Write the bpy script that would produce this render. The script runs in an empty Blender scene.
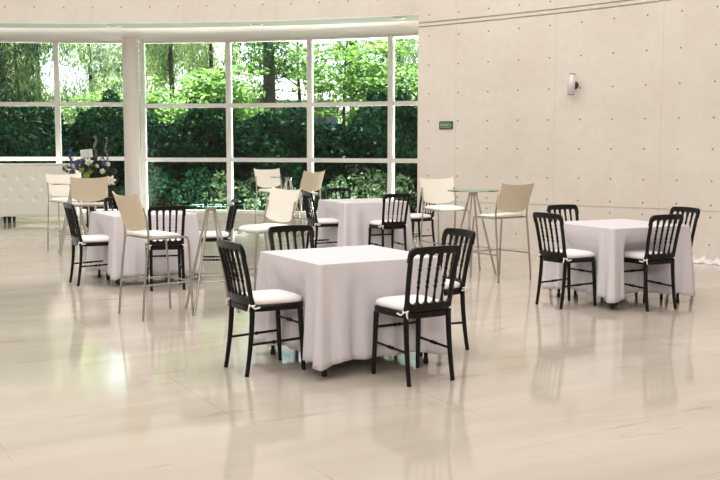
import bpy, math, random
import numpy as np
from mathutils import Vector, Matrix

# ------------------------------------------------------------------ camera, light, exposure
SC = bpy.context.scene
COL = SC.collection
R = math.radians
cam_data = bpy.data.cameras.new('camera')
cam = bpy.data.objects.new('camera', cam_data)
COL.objects.link(cam)
cam_data.sensor_width = 36.0
cam_data.lens = 36.0 * 1001.4 / 720.0
cam_data.clip_end = 400
cam.location = (0, 0, 1.505)
cam.rotation_euler = (R(90 - 5.494), 0, 0)
SC.camera = cam
SC.view_settings.view_transform = 'Standard'
SC.view_settings.look = 'None'
SC.view_settings.gamma = 1.0
SC.view_settings.exposure = 0.0

world = bpy.data.worlds.new('world')
SC.world = world
world.use_nodes = True
wn = world.node_tree.nodes
wl = world.node_tree.links
bg = wn['Background']
sky = wn.new('ShaderNodeTexSky')
sky.sky_type = 'NISHITA'
sky.sun_disc = False
sky.sun_elevation = R(60)
sky.sun_rotation = R(15)
sky.altitude = 1000
sky.air_density = 1.0
sky.dust_density = 3.0
mixw = wn.new('ShaderNodeMix')
mixw.data_type = 'RGBA'
mixw.inputs[0].default_value = 0.55
mixw.inputs[7].default_value = (5.2, 5.6, 6.0, 1)
wl.new(sky.outputs[0], mixw.inputs[6])
wl.new(mixw.outputs[2], bg.inputs['Color'])
bg.inputs['Strength'].default_value = 0.55

sd = bpy.data.lights.new('sun', 'SUN')
sd.energy = 38.0
sd.angle = R(0.6)
sd.color = (1.0, 0.96, 0.86)
so = bpy.data.objects.new('sun', sd)
COL.objects.link(so)
so.rotation_euler = (R(-29), 0, R(18))

def area(name, loc, rot, sx, sy, energy, color):
    l = bpy.data.lights.new(name, 'AREA')
    l.shape = 'RECTANGLE'; l.size = sx; l.size_y = sy
    l.energy = energy; l.color = color
    o = bpy.data.objects.new(name, l); COL.objects.link(o)
    o.location = loc; o.rotation_euler = rot
    return o
# daylight of the hall's skylight
area('skylight_daylight', (-2.2, 8.2, 6.75), (0, 0, 0), 13, 12, 910, (1.0, 0.985, 0.97))
# added fill lamp high behind the camera, aimed at the far end
area('rear_fill', (-1.5, -8.3, 6.0), (R(80), 0, 0), 12, 1.5, 620, (1.0, 0.98, 0.96))

# added fill lamps low outside the glass, brightening the recess ceiling
area('garden_fill', (-5.2, 20.85, .03), (R(180+42), 0, 0), 12, .9, 1350, (1.0, .92, .94))
area('garden_fill', (1.1, 19.75, .03), (R(180+42), 0, R(-22)), 3.4, .9, 400, (1.0, .92, .94))

# ------------------------------------------------------------------ helpers
class MB:
    def __init__(s):
        s.v = []; s.f = []; s.m = []; s.sm = []
    def add(s, vs, fs, mi=0, smooth=False):
        b = len(s.v)
        s.v.extend([tuple(p) for p in vs])
        for f in fs:
            s.f.append(tuple(b + i for i in f)); s.m.append(mi); s.sm.append(smooth)
    def box(s, a, b, mi=0, M=None):
        x0, y0, z0 = a; x1, y1, z1 = b
        vs = [Vector(p) for p in ((x0,y0,z0),(x1,y0,z0),(x1,y1,z0),(x0,y1,z0),(x0,y0,z1),(x1,y0,z1),(x1,y1,z1),(x0,y1,z1))]
        if M: vs = [M @ p for p in vs]
        s.add(vs, [(0,3,2,1),(4,5,6,7),(0,1,5,4),(1,2,6,5),(2,3,7,6),(3,0,4,7)], mi)
    def tube(s, pts, rad, n=8, mi=0, closed=False, smooth=True, squash=1.0):
        pts = [Vector(p) for p in pts]
        if not hasattr(rad, '__len__'): rad = [rad] * len(pts)
        k = len(pts); vs = []
        up = Vector((0, 0, 1))
        nrm = None
        for i, p in enumerate(pts):
            if closed: t = pts[(i+1) % k] - pts[i-1]
            else: t = pts[min(i+1, k-1)] - pts[max(i-1, 0)]
            t.normalize()
            if nrm is None:
                nrm = t.orthogonal().normalized() if abs(t.z) > .99 else t.cross(up).normalized()
            nrm = (nrm - t * nrm.dot(t)).normalized()
            bn = t.cross(nrm)
            for j in range(n):
                a = 2*math.pi*j/n
                vs.append(p + nrm*math.cos(a)*rad[i]*squash + bn*math.sin(a)*rad[i])
        fs = []
        for i in range(k if closed else k-1):
            for j in range(n):
                a = i*n+j; b = i*n+(j+1) % n
                c = ((i+1) % k)*n+(j+1) % n; d = ((i+1) % k)*n+j
                fs.append((a, b, c, d))
        s.add(vs, fs, mi, smooth)
        if not closed:
            s.add(vs[:n], [tuple(range(n-1, -1, -1))], mi); s.add(vs[-n:], [tuple(range(n))], mi)
    def lathe(s, prof, n=16, mi=0, M=None, smooth=True):
        vs = []
        for r, z in prof:
            for j in range(n):
                a = 2*math.pi*j/n
                p = Vector((r*math.cos(a), r*math.sin(a), z))
                vs.append(M @ p if M else p)
        fs = []
        for i in range(len(prof)-1):
            for j in range(n):
                fs.append((i*n+j, i*n+(j+1) % n, (i+1)*n+(j+1) % n, (i+1)*n+j))
        s.add(vs, fs, mi, smooth)
        s.add(vs[:n], [tuple(range(n-1, -1, -1))], mi); s.add(vs[-n:], [tuple(range(n))], mi)
    def plate(s, outline, thick, f, mi=0):
        """outline 2-D (u,v) polygon extruded by +-thick/2; f(u,v,w)->point; triangulated by columns"""
        n = len(outline)
        a = [f(u, v, -thick/2) for u, v in outline]; b = [f(u, v, thick/2) for u, v in outline]
        s.add(a, [tuple(range(n-1, -1, -1))], mi); s.add(b, [tuple(range(n))], mi)
        s.add(a+b, [(i, (i+1) % n, n+(i+1) % n, n+i) for i in range(n)], mi)
    def build(s, name, mats, parent=None, bevel=0):
        me = bpy.data.meshes.new(name)
        me.from_pydata(s.v, [], s.f)
        if not isinstance(mats, (list, tuple)): mats = [mats]
        for m in mats: me.materials.append(m)
        me.polygons.foreach_set('material_index', s.m)
        me.polygons.foreach_set('use_smooth', s.sm)
        me.update()
        o = bpy.data.objects.new(name, me)
        COL.objects.link(o)
        if parent is not None: o.parent = parent
        if bevel:
            md = o.modifiers.new('bevel', 'BEVEL'); md.width = bevel; md.segments = 2; md.limit_method = 'ANGLE'
        return o

def grid_faces(nu, nv, flip=False):
    fs = []
    for i in range(nu-1):
        for j in range(nv-1):
            q = (i*nv+j, (i+1)*nv+j, (i+1)*nv+j+1, i*nv+j+1)
            fs.append(q[::-1] if flip else q)
    return fs

def empty(name, loc=(0, 0, 0), rz=0.0):
    o = bpy.data.objects.new(name, None)
    o.empty_display_size = .2
    COL.objects.link(o); o.location = loc; o.rotation_euler = (0, 0, rz)
    return o
def tag(o, label=None, cat=None, group=None, kind=None):
    if label: o['label'] = label
    if cat: o['category'] = cat
    if group: o['group'] = group
    if kind: o['kind'] = kind
    return o
def copy_tree(o, parent=None):
    c = o.copy(); COL.objects.link(c)
    if parent is not None: c.parent = parent
    for ch in list(o.children): copy_tree(ch, c)
    return c

def srgb(r, g, b):
    f = lambda c: (c/255/12.92) if c/255 <= .04045 else ((c/255+.055)/1.055)**2.4
    return (f(r), f(g), f(b), 1)

def mat(name, col, rough=.5, metal=0.0, spec=.5, noise=0.0, nscale=20, bump=0.0, bscale=200, coat=0.0):
    m = bpy.data.materials.new(name); m.use_nodes = True
    nt = m.node_tree; b = nt.nodes['Principled BSDF']
    b.inputs['Roughness'].default_value = rough
    b.inputs['Metallic'].default_value = metal
    b.inputs['Specular IOR Level'].default_value = spec
    b.inputs['Coat Weight'].default_value = coat
    tc = nt.nodes.new('ShaderNodeTexCoord')
    nz = nt.nodes.new('ShaderNodeTexNoise'); nz.inputs['Scale'].default_value = nscale; nz.inputs['Detail'].default_value = 4
    nt.links.new(tc.outputs['Object'], nz.inputs['Vector'])
    rp = nt.nodes.new('ShaderNodeValToRGB')
    k = noise
    rp.color_ramp.elements[0].position = .3; rp.color_ramp.elements[1].position = .7
    rp.color_ramp.elements[0].color = (col[0]*(1-k), col[1]*(1-k), col[2]*(1-k), 1)
    rp.color_ramp.elements[1].color = (min(col[0]*(1+k), 1), min(col[1]*(1+k), 1), min(col[2]*(1+k), 1), 1)
    nt.links.new(nz.outputs['Fac'], rp.inputs[0]); nt.links.new(rp.outputs[0], b.inputs['Base Color'])
    if bump:
        n2 = nt.nodes.new('ShaderNodeTexNoise'); n2.inputs['Scale'].default_value = bscale
        nt.links.new(tc.outputs['Object'], n2.inputs['Vector'])
        bp = nt.nodes.new('ShaderNodeBump'); bp.inputs['Strength'].default_value = bump; bp.inputs['Distance'].default_value = .01
        nt.links.new(n2.outputs['Fac'], bp.inputs['Height']); nt.links.new(bp.outputs[0], b.inputs['Normal'])
    return m

M = {}
M['concrete'] = None
M['black'] = mat('black_lacquer', srgb(12, 8, 8), .33, spec=.28, noise=.1)
M['cushion'] = mat('white_cushion_fabric', srgb(247, 240, 240), .85, spec=.2, bump=.15, bscale=300)
M['cloth'] = mat('white_tablecloth', srgb(219, 214, 219), .8, spec=.2, noise=.01, bump=.12, bscale=400)
M['steel'] = mat('brushed_steel', srgb(178, 172, 166), .3, metal=1.0, noise=.05)
M['steel_frame'] = mat('satin_steel', srgb(170, 166, 160), .35, metal=.85, noise=.05)
M['pad'] = mat('white_seat_pad', srgb(250, 247, 240), .6, spec=.3)
M['cream'] = mat('cream_shell', srgb(236, 230, 218), .5, spec=.3, noise=.01)
M['tan'] = mat('tan_shell', srgb(218, 204, 180), .5, spec=.3, noise=.02)
M['frame'] = mat('white_window_paint', srgb(238, 236, 232), .4, spec=.4, noise=.01)
M['kerb'] = mat('pale_kerb_stone', srgb(214, 210, 200), .5, noise=.03)
M['soffit_a'] = mat('green_lit_white', srgb(146, 158, 143), .7, noise=.01)  # green light from the garden is put into this colour
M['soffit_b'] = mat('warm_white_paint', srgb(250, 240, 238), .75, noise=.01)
M['ceil'] = mat('ceiling_white', srgb(228, 222, 215), .8, noise=.01)
M['column'] = mat('column_paint', srgb(236, 228, 224), .55, noise=.01)
M['dark'] = mat('hole_shade', srgb(140, 124, 110), .9)  # darker disc colour stands for the shade inside each tie hole
M['leather'] = mat('cream_leather', srgb(250, 246, 238), .5, spec=.35, noise=.01)
M['blackmatte'] = mat('black_matte', srgb(22, 17, 18), .6)
M['alu'] = mat('aluminium', srgb(205, 203, 202), .4, metal=.5, noise=.02)
M['shade'] = mat('pale_silver_lacquer', srgb(222, 221, 222), .35, metal=.1, noise=.02)
M['bronze'] = mat('dark_bronze', srgb(84, 66, 62), .5, metal=.3)
M['signgreen'] = mat('sign_green', srgb(50, 82, 58), .5, noise=.1)
M['signwhite'] = mat('sign_white', srgb(170, 200, 175), .5)
M['bark'] = mat('bark', srgb(58, 52, 44), .9, noise=.35, nscale=6, bump=.6, bscale=12)
M['bounce_pavers'] = mat('pale_bounce_paving', srgb(236, 234, 222), .7, noise=.03, nscale=3)
M['soil'] = mat('garden_ground', srgb(44, 52, 30), .95, noise=.4, nscale=3)
M['petal'] = mat('white_petal', srgb(246, 244, 240), .6)
M['blue'] = mat('blue_floret', srgb(96, 104, 150), .7, noise=.3, nscale=40)
M['lime'] = mat('lime_bloom', srgb(176, 186, 70), .7, noise=.3, nscale=60)
M['leafdark'] = mat('cut_foliage', srgb(40, 62, 38), .6, noise=.3, nscale=40)
M['spike'] = mat('pale_green_spike', srgb(128, 146, 132), .7, noise=.3, nscale=60)
M['paper'] = mat('white_paper', srgb(245, 245, 245), .8)
M['hroof'] = mat('slate_roof', srgb(64, 66, 70), .7, noise=.15, nscale=8)
M['hwall'] = mat('blue_grey_wall', srgb(84, 98, 118), .8, noise=.06, nscale=3)
M['hdark'] = mat('dark_window', srgb(50, 55, 60), .3)
M['crumple'] = mat('white_crumpled_sheet', srgb(240, 236, 236), .7, noise=.02)

def glass_mat(name, tint, ior=1.45, rough=0.0):
    m = bpy.data.materials.new(name); m.use_nodes = True
    nt = m.node_tree; nt.nodes.clear()
    out = nt.nodes.new('ShaderNodeOutputMaterial'); mx = nt.nodes.new('ShaderNodeMixShader')
    tr = nt.nodes.new('ShaderNodeBsdfTransparent'); tr.inputs[0].default_value = tint
    gl = nt.nodes.new('ShaderNodeBsdfGlossy'); gl.inputs['Roughness'].default_value = rough
    gl.inputs['Color'].default_value = (.9, 1, .95, 1)
    fr = nt.nodes.new('ShaderNodeFresnel'); fr.inputs[0].default_value = ior
    nt.links.new(fr.outputs[0], mx.inputs[0]); nt.links.new(tr.outputs[0], mx.inputs[1]); nt.links.new(gl.outputs[0], mx.inputs[2])
    nt.links.new(mx.outputs[0], out.inputs[0])
    return m
M['pane'] = glass_mat('window_glass', (.90, .95, .92, 1), 1.3)
M['tableglass'] = glass_mat('table_glass', (.72, .88, .80, 1), 1.5)

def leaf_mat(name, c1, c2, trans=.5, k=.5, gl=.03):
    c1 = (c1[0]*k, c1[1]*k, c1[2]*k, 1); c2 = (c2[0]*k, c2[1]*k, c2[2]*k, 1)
    m = bpy.data.materials.new(name); m.use_nodes = True
    nt = m.node_tree; nt.nodes.clear()
    out = nt.nodes.new('ShaderNodeOutputMaterial')
    ge = nt.nodes.new('ShaderNodeNewGeometry'); rp = nt.nodes.new('ShaderNodeValToRGB')
    rp.color_ramp.elements[0].color = c1; rp.color_ramp.elements[1].color = c2
    nt.links.new(ge.outputs['Random Per Island'], rp.inputs[0])
    d = nt.nodes.new('ShaderNodeBsdfDiffuse'); t = nt.nodes.new('ShaderNodeBsdfTranslucent'); g = nt.nodes.new('ShaderNodeBsdfGlossy')
    g.inputs['Roughness'].default_value = .45; g.inputs['Color'].default_value = (.6, .7, .6, 1)
    nt.links.new(rp.outputs[0], d.inputs[0]); nt.links.new(rp.outputs[0], t.inputs[0])
    m1 = nt.nodes.new('ShaderNodeMixShader'); m1.inputs[0].default_value = trans
    m2 = nt.nodes.new('ShaderNodeMixShader'); m2.inputs[0].default_value = gl
    nt.links.new(d.outputs[0], m1.inputs[1]); nt.links.new(t.outputs[0], m1.inputs[2])
    nt.links.new(m1.outputs[0], m2.inputs[1]); nt.links.new(g.outputs[0], m2.inputs[2]); nt.links.new(m2.outputs[0], out.inputs[0])
    return m
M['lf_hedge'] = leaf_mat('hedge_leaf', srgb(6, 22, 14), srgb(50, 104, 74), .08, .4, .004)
M['lf_bright'] = leaf_mat('bright_leaf', srgb(96, 160, 66), srgb(190, 228, 130), .5, .48)
M['lf_conifer'] = leaf_mat('conifer_leaf', srgb(96, 128, 74), srgb(226, 238, 180), .55, .95)
M['lf_dark'] = leaf_mat('dark_leaf', srgb(26, 46, 34), srgb(96, 128, 80), .4, .45)
M['lf_grey'] = leaf_mat('grey_green_leaf', srgb(100, 122, 96), srgb(204, 220, 180), .55, .95)

# concrete with faint board joints and blotches (uv: u = arc length, v = height)
def concrete_mat():
    m = bpy.data.materials.new('fair_faced_concrete'); m.use_nodes = True
    nt = m.node_tree; b = nt.nodes['Principled BSDF']; N = nt.nodes.new; L = nt.links.new
    b.inputs['Roughness'].default_value = .6; b.inputs['Specular IOR Level'].default_value = .3
    uv = N('ShaderNodeUVMap'); uv.uv_map = 'UVMap'
    n1 = N('ShaderNodeTexNoise'); n1.inputs['Scale'].default_value = 1.1; n1.inputs['Detail'].default_value = 6
    n2 = N('ShaderNodeTexNoise'); n2.inputs['Scale'].default_value = 9; n2.inputs['Detail'].default_value = 5
    L(uv.outputs[0], n1.inputs['Vector']); L(uv.outputs[0], n2.inputs['Vector'])
    add = N('ShaderNodeMath'); add.operation = 'MULTIPLY_ADD'; add.inputs[1].default_value = .5; L(n2.outputs['Fac'], add.inputs[0]); L(n1.outputs['Fac'], add.inputs[2])
    rp = N('ShaderNodeValToRGB'); rp.color_ramp.elements[0].position = .45; rp.color_ramp.elements[1].position = 1.0
    rp.color_ramp.elements[0].color = srgb(214, 205, 194); rp.color_ramp.elements[1].color = srgb(228, 220, 211)
    L(add.outputs[0], rp.inputs[0])
    # vertical shutter joints every 1.5 m, faint
    sx = N('ShaderNodeSeparateXYZ'); L(uv.outputs[0], sx.inputs[0])
    dv = N('ShaderNodeMath'); dv.operation = 'DIVIDE'; dv.inputs[1].default_value = 1.5; L(sx.outputs[0], dv.inputs[0])
    fr = N('ShaderNodeMath'); fr.operation = 'FRACT'; L(dv.outputs[0], fr.inputs[0])
    lt = N('ShaderNodeMath'); lt.operation = 'LESS_THAN'; lt.inputs[1].default_value = .012; L(fr.outputs[0], lt.inputs[0])
    mu = N('ShaderNodeMath'); mu.operation = 'MULTIPLY'; mu.inputs[1].default_value = .13; L(lt.outputs[0], mu.inputs[0])
    mx = N('ShaderNodeMix'); mx.data_type = 'RGBA'; L(mu.outputs[0], mx.inputs[0]); L(rp.outputs[0], mx.inputs[6]); mx.inputs[7].default_value = srgb(178, 158, 140)
    L(mx.outputs[2], b.inputs['Base Color'])
    bp = N('ShaderNodeBump'); bp.inputs['Strength'].default_value = .12; bp.inputs['Distance'].default_value = .02; L(n2.outputs['Fac'], bp.inputs['Height']); L(bp.outputs[0], b.inputs['Normal'])
    return m
M['concrete'] = concrete_mat()

def floor_mat():
    m = bpy.data.materials.new('polished_marble'); m.use_nodes = True
    nt = m.node_tree; b = nt.nodes['Principled BSDF']; N = nt.nodes.new; L = nt.links.new
    tc = N('ShaderNodeTexCoord'); mp = N('ShaderNodeMapping'); mp.vector_type = 'POINT'
    mp.inputs['Rotation'].default_value = (0, 0, -R(29.2))
    L(tc.outputs['Object'], mp.inputs['Vector'])
    # mp.x = along 29.2 deg (veins), mp.y = across ; slabs 1.2 m in x
    sc = N('ShaderNodeMapping'); sc.inputs['Scale'].default_value = (.32, 1.5, 1); L(mp.outputs[0], sc.inputs['Vector'])
    n1 = N('ShaderNodeTexNoise'); n1.inputs['Scale'].default_value = 1.6; n1.inputs['Detail'].default_value = 7; n1.inputs['Distortion'].default_value = .6; L(sc.outputs[0], n1.inputs['Vector'])
    rp = N('ShaderNodeValToRGB'); e = rp.color_ramp.elements
    e[0].position = .22; e[0].color = srgb(188, 176, 163); e[1].position = .66; e[1].color = srgb(204, 195, 183)
    x = e.new(.40); x.color = srgb(195, 185, 172)
    L(n1.outputs['Fac'], rp.inputs[0])
    # fine veins
    s2 = N('ShaderNodeMapping'); s2.inputs['Scale'].default_value = (.55, 3.2, 1); s2.inputs['Location'].default_value = (3.1, 1.7, 0); L(mp.outputs[0], s2.inputs['Vector'])
    n2 = N('ShaderNodeTexNoise'); n2.inputs['Scale'].default_value = 1.5; n2.inputs['Detail'].default_value = 9; n2.inputs['Roughness'].default_value = .62; n2.inputs['Distortion'].default_value = .4; L(s2.outputs[0], n2.inputs['Vector'])
    r2 = N('ShaderNodeValToRGB'); q = r2.color_ramp.elements
    q[0].position = .60; q[0].color = (0, 0, 0, 1); q[1].position = .72; q[1].color = (.6, .6, .6, 1)
    L(n2.outputs['Fac'], r2.inputs[0])
    m2 = N('ShaderNodeMix'); m2.data_type = 'RGBA'; L(r2.outputs[0], m2.inputs[0]); L(rp.outputs[0], m2.inputs[6]); m2.inputs[7].default_value = srgb(158, 132, 112)
    # small brown flecks and short dark veins
    s4 = N('ShaderNodeMapping'); s4.inputs['Scale'].default_value = (1.6, 7.0, 1); L(mp.outputs[0], s4.inputs['Vector'])
    n4 = N('ShaderNodeTexNoise'); n4.inputs['Scale'].default_value = 1.2; n4.inputs['Detail'].default_value = 8; n4.inputs['Roughness'].default_value = .7; n4.inputs['Distortion'].default_value = 1.2; L(s4.outputs[0], n4.inputs['Vector'])
    r4 = N('ShaderNodeValToRGB'); w = r4.color_ramp.elements; w[0].position = .665; w[0].color = (0, 0, 0, 1); w[1].position = .73; w[1].color = (.75, .75, .75, 1)
    L(n4.outputs['Fac'], r4.inputs[0])
    m4 = N('ShaderNodeMix'); m4.data_type = 'RGBA'; L(r4.outputs[0], m4.inputs[0]); L(m2.outputs[2], m4.inputs[6]); m4.inputs[7].default_value = srgb(140, 112, 92)
    m2 = m4
    # joints
    sx = N('ShaderNodeSeparateXYZ'); L(mp.outputs[0], sx.inputs[0])
    def line(src, off, per, w):
        a = N('ShaderNodeMath'); a.operation = 'ADD'; a.inputs[1].default_value = 100*per - off + w/2; L(src, a.inputs[0])
        d = N('ShaderNodeMath'); d.operation = 'DIVIDE'; d.inputs[1].default_value = per; L(a.outputs[0], d.inputs[0])
        f = N('ShaderNodeMath'); f.operation = 'FRACT'; L(d.outputs[0], f.inputs[0])
        l = N('ShaderNodeMath'); l.operation = 'LESS_THAN'; l.inputs[1].default_value = w/per; L(f.outputs[0], l.inputs[0])
        return l.outputs[0]
    l1_ = line(sx.outputs[0], 2.03, 1.21, .005); l2 = line(sx.outputs[1], 5.35, 2.4, .004)
    nj = N('ShaderNodeTexNoise'); nj.inputs['Scale'].default_value = .45; nj.inputs['Detail'].default_value = 3; L(tc.outputs['Object'], nj.inputs['Vector'])
    rj = N('ShaderNodeMapRange'); rj.inputs[1].default_value = .44; rj.inputs[2].default_value = .56; rj.inputs[3].default_value = .15; rj.inputs[4].default_value = 1.0; L(nj.outputs['Fac'], rj.inputs[0])
    lj = N('ShaderNodeMath'); lj.operation = 'MULTIPLY'; L(l1_, lj.inputs[0]); L(rj.outputs[0], lj.inputs[1]); l1 = lj.outputs[0]
    l2m = N('ShaderNodeMath'); l2m.operation = 'MULTIPLY'; l2m.inputs[1].default_value = .35; L(l2, l2m.inputs[0])
    mxl = N('ShaderNodeMath'); mxl.operation = 'MAXIMUM'; L(l1, mxl.inputs[0]); L(l2m.outputs[0], mxl.inputs[1])
    sm = N('ShaderNodeMath'); sm.operation = 'MULTIPLY'; sm.inputs[1].default_value = .6; L(mxl.outputs[0], sm.inputs[0])
    m3 = N('ShaderNodeMix'); m3.data_type = 'RGBA'; L(sm.outputs[0], m3.inputs[0]); L(m2.outputs[2], m3.inputs[6]); m3.inputs[7].default_value = srgb(140, 118, 100)
    L(m3.outputs[2], b.inputs['Base Color'])
    nr = N('ShaderNodeTexNoise'); nr.inputs['Scale'].default_value = 1.3; nr.inputs['Detail'].default_value = 4; L(tc.outputs['Object'], nr.inputs['Vector'])
    mr = N('ShaderNodeMapRange'); mr.inputs[3].default_value = .055; mr.inputs[4].default_value = .12; L(nr.outputs['Fac'], mr.inputs[0]); L(mr.outputs[0], b.inputs['Roughness'])
    b.inputs['Specular IOR Level'].default_value = .5
    return m
M['floor'] = floor_mat()

# ------------------------------------------------------------------ the hall
CX, CY = -4.47, 2.68
RW, RF = 13.42, 13.50         # concrete wall, concrete fascia
HALL_H = 7.0
def pol(r, a, z): return (CX + r*math.cos(a), CY + r*math.sin(a), z)

# floor slab (to the window kerb and under it)
b = MB(); n = 128
ring = [pol(17.6, 2*math.pi*i/n, 0) for i in range(n)]
b.add([(CX, CY, 0)] + ring, [(0, 1+i, 1+(i+1) % n) for i in range(n)])
low = [(x, y, -.3) for x, y, z in ring]
b.add(ring+low, [(i, n+i, n+(i+1) % n, (i+1) % n) for i in range(n)])
tag(b.build('floor', M['floor']), kind='structure')

def climb(a, z):
    s_ = min(max((AE-a)*RW, 0.0), 7.0)
    return z if z <= 1.85 or z > 6.5 else 1.85 + (z-1.85)*(1 + .026*s_)
def swept(prof, a0, a1, steps, name, mat_, holes, thick, mats=None):
    """vertical profile [(depth behind face, z)] swept along an arc; back and ends closed; tie holes as small recess cones"""
    b = MB(); nv = len(prof)
    uvs = []
    vs = []
    back = prof + [(thick, prof[-1][1]), (thick, prof[0][1])]
    m = len(back)
    for i in range(steps+1):
        a = a0 + (a1-a0)*i/steps
        for d, z in back: vs.append(pol(swept.R+d, a, climb(a, z) if name == 'wall_right' else z)); uvs.append((a*swept.R, z))
    fs = []
    for i in range(steps):
        for j in range(m):
            j2 = (j+1) % m
            fs.append((i*m+j, i*m+j2, (i+1)*m+j2, (i+1)*m+j))
    fs.append(tuple(range(m))); fs.append(tuple(steps*m + j for j in range(m-1, -1, -1)))
    b.add(vs, fs, 0)
    for a, z in holes:
        c = Vector(pol(swept.R-.0015, a, climb(a, z) if name == 'wall_right' else z)); t = Vector((-math.sin(a), math.cos(a), 0)); u = Vector((0, 0, 1))
        k = 8
        p = [c + t*math.cos(q*2*math.pi/k)*.013 + u*math.sin(q*2*math.pi/k)*.013 for q in range(k)]
        b.add(p, [tuple(range(k-1, -1, -1))], 1)
        uvs += [(0, 0)]*k
    o = b.build(name, [M['concrete'], M['dark']])
    me = o.data
    ul = me.uv_layers.new(name='UVMap')
    idx = np.zeros(len(me.loops), dtype=np.int32); me.loops.foreach_get('vertex_index', idx)
    ul.data.foreach_set('uv', np.array(uvs, dtype=np.float32)[idx].ravel())
    tag(o, kind='structure')
    return o
AE = math.atan2(14.95-CY, .838-CX)        # where the wall ends and the fascia begins
g = .012
prof = [(0,0),(0,.640),(g,.643),(g,.653),(0,.656),(0,3.205),(.03,3.208),(.03,3.222),(0,3.225),(0,3.262),(.03,3.265),(.03,3.279),(0,3.282),(0,HALL_H)]
rows = [.22,.57,.725,1.03,1.435,1.835,2.24,2.65,3.07,3.38,3.79,4.2,4.6,5.0]
stp = .457/RW
holes = [(AE - .172/RW - stp*i, z) for i in range(0, 50) for z in rows]
swept.R = RW
swept(prof, AE, AE-2*math.pi*.60, 150, 'wall_right', M['concrete'], holes, .3)
swept.R = RF
holes = [(AE + .23/RF + stp*i, z) for i in range(0, 34) for z in (3.66, 4.07, 4.47)]
swept([(0,3.415),(0,3.9),(0,HALL_H)], AE+.004/RF, AE+2*math.pi*.40, 110, 'wall_back', M['concrete'], holes, .08)

# the wall below the fascia where the windows end, and the two end walls of the window recess
swept.R = RF+.05
swept([(0, 0), (0, 3.41)], R(117), R(213), 60, 'wall_left', M['concrete'], [], .28)
swept.R = RF+.2
swept([(0, 0), (0, 3.435)], R(117.0), R(118.2), 2, 'wall_recess_left', M['concrete'], [], 3.6)
swept.R = RW+.3
swept([(0, 0), (0, 3.435)], R(63.5), R(64.7), 2, 'wall_recess_right', M['concrete'], [], 3.6)
# hall ceiling
b = MB(); n = 96
rg = [pol(RF+.3, 2*math.pi*i/n, HALL_H) for i in range(n)]; rg2 = [pol(RF+.3, 2*math.pi*i/n, HALL_H+.3) for i in range(n)]
b.add(rg, [tuple(range(n-1, -1, -1))]); b.add(rg2, [tuple(range(n))]); b.add(rg+rg2, [(i, (i+1) % n, n+(i+1) % n, n+i) for i in range(n)])
tag(b.build('ceiling', M['ceil']), kind='structure')

# recess ceiling: pale strip behind the fascia, then the warm white soffit to the glass
def px(px_, d, z=0): return ((px_-360)/1001.4*d*1.0, d, z)
def annulus(r0, r1, a0, a1, z0, z1, steps, b, mi=0):
    vs = []
    for i in range(steps+1):
        a = a0+(a1-a0)*i/steps
        vs += [pol(r0, a, z0), pol(r1, a, z0), pol(r1, a, z1), pol(r0, a, z1)]
    fs = []
    for i in range(steps):
        for j in range(4):
            fs.append((i*4+j, i*4+(j+1) % 4, (i+1)*4+(j+1) % 4, (i+1)*4+j))
    fs += [(0,1,2,3), tuple(steps*4+j for j in (3,2,1,0))]
    b.add(vs, fs, mi)
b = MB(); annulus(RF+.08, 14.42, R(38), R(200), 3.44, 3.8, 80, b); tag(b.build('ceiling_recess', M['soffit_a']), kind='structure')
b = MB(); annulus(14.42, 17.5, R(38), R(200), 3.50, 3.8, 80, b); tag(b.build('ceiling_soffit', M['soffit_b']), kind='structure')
b = MB(); annulus(17.5, 18.9, R(38), R(200), 3.78, 3.95, 80, b); tag(b.build('ceiling_sun_stop', M['soffit_a']), kind='structure')  # unseen overhang added to keep the sun off the hall floor
# fascia underside strip
for i, (p_, d_) in enumerate(((118, 16.78), (258, 16.55), (397, 15.72))):
    x, y, _ = px(p_, d_)
    t = empty('downlight', (x, y, 3.439))
    tag(t, ['unlit round recessed downlight in the soffit above the white column', 'unlit round recessed downlight in the soffit, the middle one of three',
            'unlit round recessed downlight in the soffit beside the end of the concrete wall'][i], 'ceiling light', 'downlights in the soffit above the windows')
    q = MB(); q.lathe([(.085, -.004), (.105, -.012), (.115, 0), (.085, 0.0)], 20); q.build('trim_ring', M['alu'], t)
    q = MB(); q.lathe([(.001, -.009), (.085, -.008)], 20); q.build('lamp', M['bronze'], t)

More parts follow.
